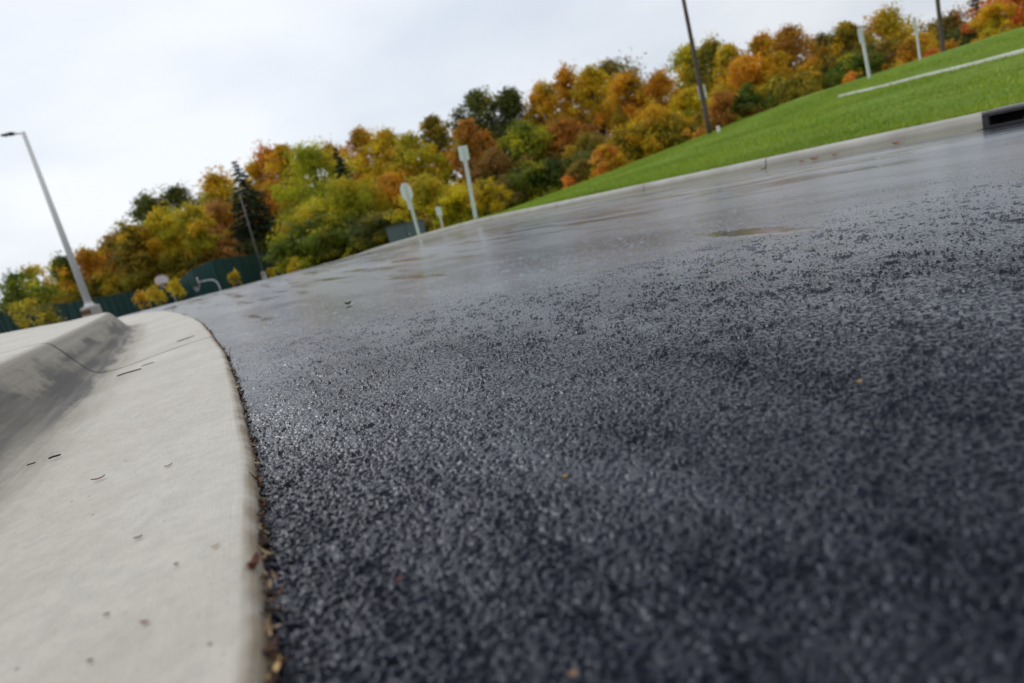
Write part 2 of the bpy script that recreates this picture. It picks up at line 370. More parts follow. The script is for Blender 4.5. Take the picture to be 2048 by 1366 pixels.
RED = simple('rim_red_paint', (.50, .05, .03), .5, 0, .1, 3)
PATHC = simple('path_concrete', (.62, .61, .57), .8, 0, .12, 2, .2)
# ------------------------------------------------------------------ road (polar grid: finer where it is close)
def polar(az, rr):
    A_, Rr = np.meshgrid(az, rr, indexing='xy')
    return Rr*np.sin(A_), Rr*np.cos(A_)
def grid_faces(nr, nc):
    i = np.arange(nr-1)[:, None]*nc+np.arange(nc-1)[None, :]
    return np.stack([i, i+1, i+nc+1, i+nc], -1).reshape(-1, 4)
az = np.concatenate([np.linspace(-math.pi, R(-48), 50)[:-1], np.linspace(R(-48), R(42), 1350), np.linspace(R(42), math.pi, 50)[1:]])
rr = [.02, .08, .15, .22, .28]
while rr[-1] < .7: rr.append(rr[-1]*1.0030)
while rr[-1] < 2.6: rr.append(rr[-1]*1.0019)
while rr[-1] < 5: rr.append(rr[-1]*1.0026)
while rr[-1] < 12: rr.append(rr[-1]*1.011)
while rr[-1] < 110: rr.append(rr[-1]*1.035)
X, Y = polar(az, np.array(rr))
Z = road_z(X, Y)
V = np.stack([X, Y, Z], -1).reshape(-1, 3)
Fq = grid_faces(len(rr), len(az))
cx = V[Fq][:, :, :2].mean(1); s_, a_ = sa(cx[:, 0], cx[:, 1])
Fq = Fq[(s_ < s_right(a_)+.12) & (s_ > -60) & (a_ > -30)]
used = np.unique(Fq); remap = np.full(len(V), -1); remap[used] = np.arange(len(used))
o = npmesh('road', V[used], remap[Fq][:, ::-1], ASPHALT); tag(o, kind='structure')
# far ground under everything
az = np.linspace(-math.pi, math.pi, 361); rr = np.concatenate([np.array([.1, 1, 2, 3]), np.geomspace(3.5, 900, 190)])
X, Y = polar(az, rr); Z = ground_z(X, Y)
Z = np.where(np.hypot(X, Y) > 120, np.minimum(Z, -3.0)*0+np.maximum(Z, -5.0), Z)
Z = np.maximum(Z, -6.0)
o = npmesh('ground', np.stack([X, Y, Z], -1).reshape(-1, 3), grid_faces(len(rr), len(az))[:, ::-1], ROUGH); tag(o, kind='structure')
# grass bank right of the lane
qs = np.concatenate([[.16, .17], np.linspace(.2, 3, 60)[1:], np.linspace(3, 46, 180)[1:]]); as_ = np.linspace(-22, 62, 420)
Q, A_ = np.meshgrid(qs, as_); X, Y = xy(s_right(A_)+Q, A_)
Z = bank_z(Q, A_)+.012*np.sin(X*3.1+Y)*np.sin(Y*2.3)*sstep(.3, 2, Q)+.02*np.sin(X*.9+1)*np.sin(Y*.7)*sstep(.3, 3, Q)
Z[:, 0] -= .12
o = npmesh('grass_bank', np.stack([X, Y, Z], -1).reshape(-1, 3), grid_faces(len(as_), len(qs)), LAWN); tag(o, kind='structure')
# blades on the bank and along the back of the kerb
def blades(n, qf, af, hgt, wid):
    q = qf(n); a = af(n); x, y = xy(s_right(a)+q, a); z = bank_z(q, a)-.005
    h = hgt*rng.uniform(.5, 1.3, n); w = wid*rng.uniform(.6, 1.3, n); th = rng.uniform(0, 2*math.pi, n)
    lx, ly = rng.normal(0, .45, n)*h, rng.normal(0, .45, n)*h
    b = np.stack([x, y, z], 1); d = np.stack([np.cos(th)*w, np.sin(th)*w, 0*w], 1)
    P = np.stack([b-d, b+d, b+np.stack([lx, ly, h], 1)], 1).reshape(-1, 3)
    return P, np.repeat(np.clip(rng.normal(.45, .28, n)+.25*np.sin(x*1.3)*np.sin(y*1.1), 0, 1), 3)
P1, T1 = blades(60000, lambda n: .17+rng.exponential(.7, n), lambda n: rng.uniform(1, 17, n), .035, .004)
P2, T2 = blades(130000, lambda n: rng.uniform(.2, 17, n)**1.0, lambda n: rng.uniform(0, 20, n), .05, .009)
P = np.concatenate([P1, P2]); T = np.concatenate([T1, T2])
o = npmesh('grass', P, np.arange(len(P)).reshape(-1, 3), BLADE, smooth=False, tint=T)
tag(o, 'short bright green grass blades covering the bank behind the far kerb', 'grass', kind='stuff')
# ------------------------------------------------------------------ near kerb, gutter pan and concrete apron
E0 = [(.05, -1.6), (-.02, -.9), (-.09, -.3), (-.15, .12), (-.216, .42), (-.253, .53), (-.300, .66), (-.369, .86), (-.482, 1.16), (-.668, 1.62), (-.95, 2.30), (-1.22, 2.90), (-1.57, 3.67), (-2.09, 4.76), (-3.05, 6.58), (-4.25, 8.62), (-5.7, 10.4), (-7.6, 12.0), (-10, 13.2), (-13, 14.0), (-17, 14.5), (-24, 14.8)]
def catmull(P, n):
    P = [np.array(p, float) for p in P]; out = []
    for i in range(len(P)-1):
        p0 = P[max(i-1, 0)]; p1 = P[i]; p2 = P[i+1]; p3 = P[min(i+2, len(P)-1)]
        for t in np.linspace(0, 1, n, endpoint=False):
            out.append(.5*((2*p1)+(-p0+p2)*t+(2*p0-5*p1+4*p2-p3)*t*t+(-p0+3*p1-3*p2+p3)*t**3))
    out.append(P[-1]); return np.array(out)
E0 = [(x_-.009, y_) for x_, y_ in E0]
EC = catmull(E0, 40)
for _ in range(60): EC[1:-1] = (EC[:-2]+EC[1:-1]*2+EC[2:])/4
d = np.r_[0, np.cumsum(np.hypot(*np.diff(EC, axis=0).T))]
L_tot = d[-1]; u = np.unique(np.concatenate([np.arange(0, 6.5, .012), np.arange(6.5, L_tot, .06)]))
EX = np.interp(u, d, EC[:, 0]); EY = np.interp(u, d, EC[:, 1])
tx, ty = np.gradient(EX, u), np.gradient(EY, u); tl = np.hypot(tx, ty); tx /= tl; ty /= tl
for _ in range(8):
    for arr in (tx, ty): arr[1:-1] = (arr[:-2]+2*arr[1:-1]+arr[2:])/4
nx, ny = -ty, tx               # to the left, away from the road
# profile: (offset from pan edge, height)
PR = [(-.002, -.10), (0, -.004), (.002, .003), (.007, .008), (.016, .0112), (.03, .012), (.10, .010), (.20, .006), (.30, .001), (.40, -.005), (.48, -.009), (.54, -.009), (.565, -.004), (.59, .010), (.61, .030), (.63, .056), (.65, .082), (.672, .112), (.69, .133), (.705, .143), (.725, .148), (.77, .150), (.98, .152), (1.2, .154), (1.6, .158), (2.0, .163)]
po = np.array([p_[0] for p_ in PR]); ph = np.array([p_[1] for p_ in PR])
# subdivide the profile
t_ = np.linspace(0, len(PR)-1, 76); po = np.interp(t_, range(len(PR)), po); ph = np.interp(t_, range(len(PR)), ph)
def back_w(uu):      # width of the flat concrete behind the kerb
    return np.interp(uu, [0, 6, 8, 10, 30], [3.7, 3.7, 3.0, 1.7, 1.4])
def extra(uu):      # the pan widens where the kerb turns away behind its corner
    g = np.linspace(-2, 32, 1701); e = np.interp(g, [0, 6.5, 9.3, 9.75, 11.9, 14.1, 16.6, 30], [-.06, -.11, -.17, .25, 1.8, 3.2, 4.8, 7])
    e = np.convolve(np.pad(e, 15, mode='edge'), np.ones(31)/31, 'valid')
    return np.interp(uu, g, e)
def kerb_section(i0, i1, gap=.003):
    idx = np.arange(i0, i1+1)
    U, O = np.meshgrid(u[idx], po, indexing='ij'); Hh = np.broadcast_to(ph, U.shape).copy()
    U = U.copy(); U[0] += gap; U[-1] -= gap
    k = (O-0.98)/(2.0-.98); k = np.clip(k, 0, 1)
    Oo = np.where(O > .98, .98+k*(back_w(U)-.98), O)
    Hh = np.where(O > .98, .152+.060*np.sin(k*math.pi/2), Hh)
    Hh = np.where(Hh > .0125, .0125+(Hh-.0125)*1.23, Hh)
    Oo = Oo+extra(U)*sstep(.1, .5, O)
    Oo = Oo+(.0012*np.sin(U*7+np.sin(U*23))+.0003*np.sin(U*41+2*np.sin(U*11)))*(O < .1)*(O > -.001)
    px = np.interp(U, u, EX)+np.interp(U, u, nx)*Oo; py = np.interp(U, u, EY)+np.interp(U, u, ny)*Oo
    bx, by = np.interp(U, u, EX), np.interp(U, u, EY)
    z = road_z(bx, by)+.012+Hh
    z[0] = np.where(ph > -.05, z[0]-.004, z[0]); z[-1] = np.where(ph > -.05, z[-1]-.004, z[-1])
    V = np.stack([px, py, z], -1).reshape(-1, 3); UV = np.stack([U, O], -1).reshape(-1, 2)
    nr, nc = U.shape
    Fq = grid_faces(nr, nc)
    # end walls and back skirt
    n0 = len(V); TT = np.zeros((nr, nc)); TT[:2] = 1; TT[-2:] = 1; TT[:, 0] = .0; TT = np.concatenate([TT.ravel(), np.zeros(2*nc+nr)])
    r0 = V.reshape(nr, nc, 3)[0].copy(); r0[:, 2] -= .12; r1 = V.reshape(nr, nc, 3)[-1].copy(); r1[:, 2] -= .12
    bk = V.reshape(nr, nc, 3)[:, -1].copy(); bk[:, 2] -= .14
    V = np.concatenate([V, r0, r1, bk]); UV = np.concatenate([UV, UV[:nc], UV[(nr-1)*nc:nr*nc], UV[nc-1::nc]])
    c_ = np.arange(nc-1); f0 = np.stack([c_, n0+c_, n0+c_+1, c_+1], 1)
    b_ = (nr-1)*nc; f1 = np.stack([b_+c_, b_+c_+1, n0+nc+c_+1, n0+nc+c_], 1)
    r_ = np.arange(nr-1); f2 = np.stack([r_*nc+nc-1, n0+2*nc+r_, n0+2*nc+r_+1, (r_+1)*nc+nc-1], 1)
    o = npmesh('kerb', V, np.concatenate([Fq, f0, f1, f2]), KERB, uv=UV, tint=TT); tag(o, kind='structure')
    return o
def u_near(x, y): return int(np.argmin(np.hypot(EX-x, EY-y)))
j1 = u_near(-1.30, 3.06); j2 = u_near(-2.9, 6.3); j3 = u_near(-5.7, 10.4); j0 = u_near(-.15, .12)
cuts = [0, j0, j1, len(u)-1]
for c0, c1 in zip(cuts, cuts[1:]): kerb_section(c0, c1)
# ------------------------------------------------------------------ far kerb
fa = np.concatenate([np.arange(-14, 0, .5), np.arange(0, 18, .08), np.arange(18, 40, .5)])
FPR = [(-.30, .002), (-.02, .004), (-.004, .025), (.0, .05), (.006, .098), (.012, .114), (.025, .122), (.05, .126), (.14, .128), (.165, .123), (.172, .04)]
def far_kerb(a0, a1):
    aa = np.unique(np.concatenate([[a0+.006], fa[(fa > a0+.02) & (fa < a1-.02)], [a1-.006]]))
    A_, K = np.meshgrid(aa, np.arange(len(FPR)), indexing='ij')
    off = np.array([q[0] for q in FPR])[K]; hh = np.array([q[1] for q in FPR])[K]
    s0 = s_right(A_); bx, by = xy(s0, A_); x, y = xy(s0+off, A_)
    sink = 1-sstep(15.0, 17, A_)*0
    z = road_z(bx, by)+hh*.84
    V = np.stack([x, y, z], -1).reshape(-1, 3); nr, nc = A_.shape
    UV = np.stack([A_, hh], -1).reshape(-1, 2)
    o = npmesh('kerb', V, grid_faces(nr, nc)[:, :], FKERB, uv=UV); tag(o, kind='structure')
INLET = (1.86, 2.43)
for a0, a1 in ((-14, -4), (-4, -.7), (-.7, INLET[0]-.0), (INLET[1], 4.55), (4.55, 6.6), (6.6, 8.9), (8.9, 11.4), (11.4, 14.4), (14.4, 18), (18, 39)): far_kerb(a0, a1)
# ------------------------------------------------------------------ kerb inlet of cast iron
am = (INLET[0]+INLET[1])/2; ix, iy = xy(float(s_right(am)), am); iz = float(road_z(ix, iy))
ang = math.atan2(AY, AX)
t0 = thing('storm_drain', 'black cast iron kerb inlet with an open throat in the far kerb', 'storm drain', (ix, iy, iz), ang)
t0.scale = (1, 1, .84)
Lh = (INLET[1]-INLET[0])/2     # local x along the lane, local -y away from the lane
MB().box((0, -.10, .124), (2*Lh-.01, .24, .020), bev=.004).build('top_plate', IRONL, t0)
mb = MB()
mb.box((-Lh+.025, -.09, .057), (.045, .20, .112), bev=.004); mb.box((Lh-.025, -.09, .057), (.045, .20, .112), bev=.004)
mb.box((0, .012, .104), (2*Lh-.10, .03, .020), bev=.003); mb.box((0, .012, .010), (2*Lh-.10, .05, .018), bev=.003)
mb.build('frame', IRON, t0)
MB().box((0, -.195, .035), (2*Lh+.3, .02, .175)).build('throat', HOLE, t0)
# ------------------------------------------------------------------ pale path on the bank
def on_bank(px, py, lo=3, hi=60):
    """point where the sight line of a pixel meets the bank"""
    a = ray(px, py).normalized(); t = lo
    while t < hi:
        x, y, z = a.x*t, a.y*t, H+a.z*t
        if z < terrain(x, y): return Vector((x, y, terrain(x, y)))
        t += .05
    return None
pp = []
for px, py in ((1692, 191), (1750, 178), (1850, 153), (1950, 129), (2048, 104)):
    q = on_bank(px, py)
    if q: pp.append(q)
print('PATH', [tuple(round(c, 2) for c in q) for q in pp])
# fit a straight walk through those points
if len(pp) >= 2:
    A0, A1 = pp[0], pp[-1]; dd = Vector((A1.x-A0.x, A1.y-A0.y)); ln = dd.length; dd.normalize(); nn_ = Vector((-dd.y, dd.x))
    tt = np.arange(-.3, ln+12, .25); Vv = []; 
    for t in tt:
        # follow the sampled points, then run on straight
        tw = .45+.55*min(1, max(0, t/ln))
        cx_ = np.interp(t, [0]+[(Vector((q.x-A0.x, q.y-A0.y))).dot(dd) for q in pp[1:]], [0]+[(Vector((q.x-A0.x, q.y-A0.y))).dot(nn_) for q in pp[1:]])
        for w in (-.14, -.13, 0, .13, .14):
            x = A0.x+dd.x*t+nn_.x*(cx_+w*tw); y = A0.y+dd.y*t+nn_.y*(cx_+w*tw)
            Vv.append((x, y, terrain(x, y)+(.045 if abs(w) < .135 else -.1)))
    o = npmesh('path', Vv, grid_faces(len(tt), 5), PATHC, smooth=False); tag(o, kind='structure')
# ------------------------------------------------------------------ signs and poles
def sign(label, base_px, Y, top_px, plates, rz=0, post=.045, mat=GALV, name='road_sign', group='road signs seen from behind'):
    b = at(*base_px, Y); zb = terrain(b.x, b.y); tp = at(*top_px, Y); h = tp.z-zb
    t = thing(name, label, 'sign', (b.x, b.y, zb), rz, group)
    lean = math.atan2(tp.x-b.x, h)*.9
    t.rotation_euler = (0, lean if abs(lean) < .12 else 0, rz)
    mb = MB(); mb.box((0, 0, h/2-.1), (post*1.9, post*.35, h+.2)); mb.box((-post*.8, -.02, h/2-.1), (post*.4, .045, h+.2)); mb.box((post*.8, -.02, h/2-.1), (post*.4, .045, h+.2))
    mb.build('post', mat, t)
    for kind, w, hh, zc in plates:
        mb = MB(); zc = h+zc
        if kind == 'oct':
            pts = [(w/2/math.cos(R(22.5))*math.cos(R(22.5+45*k)), zc+w/2/math.cos(R(22.5))*math.sin(R(22.5+45*k))) for k in range(8)]
        else:
            rd = .035; pts = []
            for cx_, cz_, a0 in ((w/2-rd, hh/2-rd, 0), (-w/2+rd, hh/2-rd, 90), (-w/2+rd, -hh/2+rd, 180), (w/2-rd, -hh/2+rd, 270)):
                pts += [(cx_+rd*math.cos(R(a0+30*k)), zc+cz_+rd*math.sin(R(a0+30*k))) for k in range(4)]
        mb.prism(pts, .012, .016); pl = mb.build('sign_plate', SIGNBACK, t)
        for dz in (-hh*.3, hh*.3): MB().tube([(0, -.045, zc+dz), (0, .02, zc+dz)], .008, 8).build('bolt', GALV, pl)
    return t
sign('upright rectangular sign with bare metal back beside the kerb end, right of the octagonal one', (950, 433), 23, (926, 291), [('rect', .32, .47, -.235)], R(8), .062)
sign('octagonal sign seen from behind at a slant with a small plate below it', (836, 464), 25, (808, 366), [('oct', .66, .66, -.33), ('rect', .30, .30, -.80)], R(58), .055)
sign('small sign with rounded plate far off between the octagonal sign and the tall rectangular one', (882, 446), 42, (877, 413), [('rect', .42, .55, -.28)], R(40), .05)
sign('rectangular sign on a pale post atop the bank, left of the rightmost white post', (1738, 156), 23, (1717, 57), [('rect', .27, .47, -.24)], R(25), .055)
sign('rightmost white sign post on top of the bank in front of the golden tree', (1839, 121), 23, (1824, 36), [('rect', .30, .42, -.2)], R(45), .065)
b = on_bank(1436, 252) or at(1436, 254, 26); b = at(1436, 254, 24); zb = terrain(b.x, b.y)
o = MB().prism([(-.055, -.1), (.055, -.1), (.055, .20), (.04, .23), (-.04, .23), (-.055, .20)], -.02, .02).build('marker_stake', WHITEP, None, loc=(b.x, b.y, zb))
tag(o, 'short white marker stake at the crest beside the foot of the dark pole', 'marker stake')
def lamp(label, base_px, top_px, Y, head_dx, foot_r, r0, r1, zfoot, mat=WHITEP, group='parking lot lamps'):
    b = at(*base_px, Y); zb = terrain(b.x, b.y); tp = at(*top_px, Y); h = tp.z-zb
    t = thing('street_lamp', label, 'street lamp', (b.x, b.y, zb), 0, group)
    ft = zfoot-zb
    mb = MB(); mb.tube([(0, 0, -.2), (0, 0, ft-.03), (0, 0, ft)], [foot_r, foot_r, foot_r-.03], 24); fo = mb.build('footing', FOOT, t)
    MB().box((-.02, -foot_r-.0, ft-.17), (foot_r*1.0, .04, .16), bev=.01).build('access_cover', RUSTP, fo)
    mb = MB(); mb.box((0, 0, ft+.015), (r0*2.5, r0*2.5, .03)); mb.tube([(0, 0, ft), (0, 0, ft+.12)], [r0*1.25, r0*1.15], 16); mb.build('base_cover', mat, t)
    dx_ = tp.x-b.x; dx_ = max(-.25, min(.25, dx_))
    mb = MB(); mb.tube([(0, 0, ft), (dx_*.5, 0, (h+ft)/2), (dx_, 0, h)], [r0, (r0+r1)/2, r1], 16); mb.build('pole', mat, t, True)
    sg = 1 if head_dx > 0 else -1
    ar = MB(); ar.tube([(dx_, 0, h-.04), (dx_+head_dx*.5, 0, h-.02+abs(head_dx)*.05), (dx_+head_dx*.62, 0, h-.02+abs(head_dx)*.06)], .032, 10); ar.build('arm', mat, t)
    mb = MB(); hx = dx_+head_dx*.9
    mb.box((hx, 0, h+.01+abs(head_dx)*.06), (abs(head_dx)*.75, .26, .055), bev=.018); mb.box((hx-sg*.12, 0, h-.03+abs(head_dx)*.06), (.16, .12, .05), bev=.01)
    hd = mb.build('luminaire', DARKM, t)
    MB().box((hx+sg*.04, 0, h-.022+abs(head_dx)*.06), (abs(head_dx)*.5, .2, .01)).build('lens', SIGNBACK, hd)
    return t
lamp('tall off-white parking lot lamp on a round concrete footing at the left', (183, 622), (46, 264), 24.5, -.55, .31, .125, .066, at(181, 612, 24.5).z)
lamp('slender grey lamp by the tall end of the green fence in front of the spruce', (527, 548), (479, 388), 58, .7, .20, .07, .045, at(527, 544, 58).z, simple('grey_pole_paint', (.17, .15, .15), .6, 0, .1, 3))
def wpole(label, base_px, up_px, Y, r0, extra, plate=None):
    b = at(*base_px, Y); zb = terrain(b.x, b.y); tp = at(*up_px, Y); h = (tp.z-zb)+extra
    t = thing('utility_pole', label, 'utility pole', (b.x, b.y, zb), 0, 'dark wooden poles behind the bank')
    sl = (tp.x-b.x)/(tp.z-zb)
    mb = MB(); mb.tube([(sl*q, 0, q) for q in np.linspace(-.3, h, 8)], [r0*(1-.35*k/7) for k in range(8)], 16); mb.build('pole', WOODP, t, True)
    mb = MB(); mb.box((sl*(h-.5), 0, h-.5), (2.3, .10, .12)); ca = mb.build('crossarm', WOODP, t)
    for xx in (-1.0, -.5, .5, 1.0): MB().tube([(sl*h+xx, 0, h-.44), (sl*h+xx, 0, h-.36), (sl*h+xx, 0, h-.28)], [.03, .05, .02], 8).build('insulator', SIGNBACK, ca)
    if plate:
        c = at(*plate, Y+.12)
        lz = c.z-zb
        MB().box((c.x-b.x, .13, lz), (.30, .012, .50), bev=.004).build('sign_plate', SIGNBACK, t)
wpole('tall dark wooden pole with a small plate at the crest of the bank', (1418, 258), (1367, 0), 26, .092, 2.2, (1404, 184))
wpole('thinner dark wooden pole at the right edge of the bank before the dark conifer', (1887, 106), (1875, 0), 36, .12, 4.5)
# slate coloured low box
b = at(812, 462, 36); zb = terrain(b.x, b.y)-.05; tz = at(812, 447, 36).z
t = thing('utility_cabinet', 'low slate blue cabinet beneath golden trees behind the octagonal sign', 'utility cabinet', (b.x, b.y, zb), R(8))
hh = tz-zb
MB().box((0, 0, hh/2), (1.95, .9, hh), bev=.02).build('body', SLATE, t)
MB().box((0, 0, hh+.02), (2.05, 1.0, .05), bev=.015).build('lid', SLATE, t)
mb = MB(); mb.box((-.02, -.462, hh/2), (.012, .012, hh*.9)); mb.build('door_seam', HOLE, t)
MB().tube([(.12, -.47, hh*.55), (.12, -.50, hh*.55), (.12, -.50, hh*.42), (.12, -.47, hh*.42)], .01, 6).build('handle', GALV, t)
# concrete landing at the kerb end
b = at(858, 466, 17.5)
q = []
for px, py, Yy in ((905, 452, 17), (880, 449, 19.5), (800, 478, 19.5), (850, 470, 17.2)):
    c = at(px, py, Yy); q.append((c.x, c.y))
zz = [float(terrain(*c))+.05 for c in q]
mb = MB(); vs = [mb.bm.verts.new((c[0], c[1], z_)) for c, z_ in zip(q, zz)]; vb = [mb.bm.verts.new((c[0], c[1], z_-.2)) for c, z_ in zip(q, zz)]
mb.bm.faces.new(vs); 
for k in range(4): mb.bm.faces.new((vs[k], vb[k], vb[(k+1) % 4], vs[(k+1) % 4]))
o = mb.build('pavement', PATHC); tag(o, kind='structure')
# ------------------------------------------------------------------ green fence in two runs
def fence(label, pts, height=None):
    P3 = [at(px, py, Y) for px, py, Y in pts]
    base = Vector((P3[0].x, P3[0].y, 0)); t = thing('fence', label, 'fence', base, 0, 'green windscreen fences round the court')
    V = []; 
    m_ = 40; tot = []
    for a_0, a_1 in zip(P3, P3[1:]):
        for k in range(m_): tot.append(a_0.lerp(a_1, k/m_))
    tot.append(P3[-1])
    for i, c in enumerate(tot):
        zb = terrain(c.x, c.y)-.05; wob = .05*math.sin(i*.8)+.03*math.sin(i*2.1)
        for k in range(6):
            z = zb+(c.z+.04*math.sin(i*.55)-zb)*k/5
            V.append((c.x-base.x, c.y-base.y+wob*math.sin(k/5*math.pi)-.06, z))
    npmesh('windscreen', V, grid_faces(len(tot), 6), FENCEG, t)
    dist = 0
    for i in range(0, len(tot), 5):
        c = tot[i]; zb = terrain(c.x, c.y)-.2
        MB().tube([(c.x-base.x, c.y-base.y, zb), (c.x-base.x, c.y-base.y, c.z+.10)], .045, 8).build('post', FENCEP, t)
    mb = MB(); mb.tube([(c.x-base.x, c.y-base.y, c.z+.05) for c in tot[::5]]+[tuple(Vector((tot[-1].x-base.x, tot[-1].y-base.y, tot[-1].z+.05)))], .03, 6); mb.build('top_rail', FENCEP, t)
fence('low run of dark green windscreen fence at the far left', [(-90, 640, 32), (0, 627, 40), (109, 611, 48), (240, 589, 60), (345, 569, 68)])
fence('taller teal end of the windscreen fence behind the spruce lamp', [(352, 566, 68), (385, 540, 65), (425, 521, 64), (556, 503, 76)])
# ------------------------------------------------------------------ basketball goals
def goal(label, board_px, Y, pole_px, rz, wide):
    c = at(*board_px, Y); pb = at(*pole_px, Y); zb = terrain(c.x, c.y)
    t = thing('basketball_hoop', label, 'basketball hoop', (c.x, c.y, zb), rz, 'basketball hoops on the sunken court')
    zc = c.z-zb; w = wide
    pts = [(-w*.36, -.36)]+[(w/2*math.cos(R(a0)), -.05+.46*math.sin(R(a0))) for a0 in range(190, 179, -10)]+[(w/2*math.cos(R(a0)), -.02+.48*math.sin(R(a0))) for a0 in range(165, 14, -15)]+[(w/2, -.08), (w*.36, -.36)]
    bo = MB().prism([(x, z+zc) for x, z in pts], -.02, .02).build('backboard', BOARD, t)
    mb = MB(); mb.tube([(x*.97, -.024, z*.97+zc) for x, z in pts+[pts[0]]], .02, 6); mb.build('border', RED, bo)
    mb = MB(); rz_ = zc-.30
    mb.tube([(.225*math.cos(R(k*20)), -.28+.225*math.sin(R(k*20)), rz_) for k in range(19)], .014, 6); mb.build('rim', RED, t)
    mb = MB()
    for k in range(12):
        a0 = R(k*30); a1 = R(k*30+15)
        mb.tube([(.22*math.cos(a0), -.28+.22*math.sin(a0), rz_), (.16*math.cos(a1), -.28+.16*math.sin(a1), rz_-.2), (.12*math.cos(a0), -.28+.12*math.sin(a0), rz_-.38)], .008, 4)
    mb.build('net', BOARD, t)
    ln = 1.5
    mb = MB(); mb.tube([(0, ln, -.2), (0, ln, zc-.75), (0, ln-.08, zc-.35), (0, ln-.35, zc-.08), (0, ln-.7, zc), (0, .05, zc+.02)], [.06, .06, .057, .055, .05, .045], 10); mb.build('gooseneck_pole', GALV, t, True)
goal('basketball hoop facing the road with its white fan backboard above the low fence', (323, 560), 62, (323, 600), R(4), 1.30)
goal('basketball hoop turned sideways so its bent pole shows to the right', (397, 565), 60, (430, 577), R(-68), 1.25)
# ------------------------------------------------------------------ trees
def leafcloud(centres, radii, n, size, flat=.75, tilt=.6):
    """n small leaf faces spread through the outer volume of several lobes"""
    centres = np.array(centres); radii = np.array(radii)
    w = radii**2; w = w/w.sum(); k = rng.choice(len(radii), n, p=w)
    dv = rng.normal(size=(n, 3)); dv /= np.linalg.norm(dv, axis=1)[:, None]
    rad = np.clip(np.abs(rng.normal(.64, .28, n)), 0, 1.12)
    ax = rng.normal(size=(len(radii), 3))+centres/np.maximum(.3, np.linalg.norm(centres, axis=1))[:, None]*.4; ax /= np.linalg.norm(ax, axis=1)[:, None]
    st = rng.uniform(0, 1.1, len(radii))          # each spray is drawn out along its own bough
    ofs = dv*radii[k][:, None]*rad[:, None]*np.array([1, 1, flat])
    ofs = ofs+ax[k]*(np.sum(ofs*ax[k], 1)*st[k])[:, None]
    P = centres[k]+ofs
    hole = np.sin(P[:, 0]*2.1+P[:, 2]*1.3+centres[0, 0]*9)*np.sin(P[:, 1]*1.9-P[:, 2]*1.7)*np.sin(P[:, 2]*2.6+P[:, 0])
    keep = (hole < .16) | (rng.uniform(size=n) < .25)
    P, dv, k, rad = P[keep], dv[keep], k[keep], rad[keep]; n = len(P)
    nrm = dv+rng.normal(0, tilt, (n, 3))+np.array([0, 0, .35]); nrm /= np.linalg.norm(nrm, axis=1)[:, None]
    a = np.cross(nrm, rng.normal(size=(n, 3))); a /= np.linalg.norm(a, axis=1)[:, None]; b = np.cross(nrm, a)
    sz = size*rng.uniform(.5, 1.35, n)[:, None]
    q = np.stack([P-a*sz*.5, P-b*sz*.32+a*sz*.05, P+a*sz*.55, P+b*sz*.34], 1)
    q += rng.normal(0, .08, q.shape)*sz[:, None, :]
    lobe = rng.uniform(0, 1, len(radii))[k]
    tint = np.clip(.55*lobe+.45*rng.uniform(0, 1, n), 0, 1)
    leafcloud.lobe = lobe
    return q.reshape(-1, 3), np.repeat(tint, 4)
NEXT = {'green': 'yg', 'dark': 'olive', 'yg': 'gold', 'yellow': 'yg', 'gold': 'orange', 'orange': 'gold', 'rust': 'olive', 'red': 'orange', 'brown': 'olive', 'olive': 'gold', 'salmon': 'rust'}
def deciduous(label, px, py, wpx, Y, pal, name='autumn_tree', cat='tree', group='autumn trees beyond the court and bank', low=.22, dens=1.0, base_z=None, leaf=None, gap=1.0):
    top = at(px, py, Y); wx = wpx*1.22/F*Y
    x, y = top.x, Y; zb = terrain(x, y) if base_z is None else base_z
    h = top.z-zb; rr_ = wx/2
    t = thing(name, label, cat, (x, y, zb), 0, group)
    # lobes
    nl = max(8, int(20+h*2.2)); cen = []; rad = []; limbs = []
    cz0 = h*low
    for i in range(nl):
        f = (i+.5)/nl; zz = cz0+(h-cz0)*(f**.9)
        prof = math.sin(min(1, (.18+f*.86))*math.pi)**.6 if f < 1 else .3
        rad_l = rr_*rng.uniform(.15, .34)
        an = i*2.4+rng.uniform(-.9, .9); ro = max(0, rr_*prof*rng.uniform(.35, 1.08)-rad_l*.45)
        zc_ = min(zz, h-rad_l*.72)
        cen.append((ro*math.cos(an), ro*math.sin(an), zc_)); rad.append(rad_l)
    cen.append((0, 0, h-rr_*.36)); rad.append(rr_*.36)
    cen.append((0, 0, (cz0+h)/2)); rad.append(rr_*.6)
    leaf = leaf or max(.14, min(.31, .0033*Y))
    area = sum(r*r for r in rad)*12
    n = int(min(16000, dens*1.75*area/(leaf*leaf)))
    P, T = leafcloud(cen, rad, n, leaf*1.15)
    P[:, 2] = np.maximum(P[:, 2], .02)
    cr_ = npmesh('crown', P, np.arange(len(P)).reshape(-1, 4), FOL[pal], t, smooth=False, tint=T)
    cr_.data.materials.append(FOL[NEXT[pal]])     # boughs that have turned further, or not yet
    hz_ = P.reshape(-1, 4, 3)[:, 0, 2]/max(h, .1)
    cr_.data.polygons.foreach_set('material_index', ((leafcloud.lobe*7.3 % 1+.25*(hz_ < .4)) > .74).astype(np.int32))
    mb = MB(); r0 = max(.04, h*.016)
    mb.tube([(0, 0, -.2), (.02*h*rng.uniform(-1, 1), 0, h*.35), (.03*h*rng.uniform(-1, 1), .02*h, h*.65), (0, 0, h*.9)], [r0*1.25, r0*.9, r0*.55, r0*.15], 8)
    for c, r_ in list(zip(cen, rad))[::2]:
        z0 = max(h*.12, c[2]*.55)
        mb.tube([(0, 0, z0), (c[0]*.45, c[1]*.45, (z0+c[2])/2+.02*h), (c[0]*.95, c[1]*.95, c[2]+r_*.3)], [r0*.5, r0*.32, r0*.08], 6)
    mb.build('trunk', BARK, t, True)
    return t
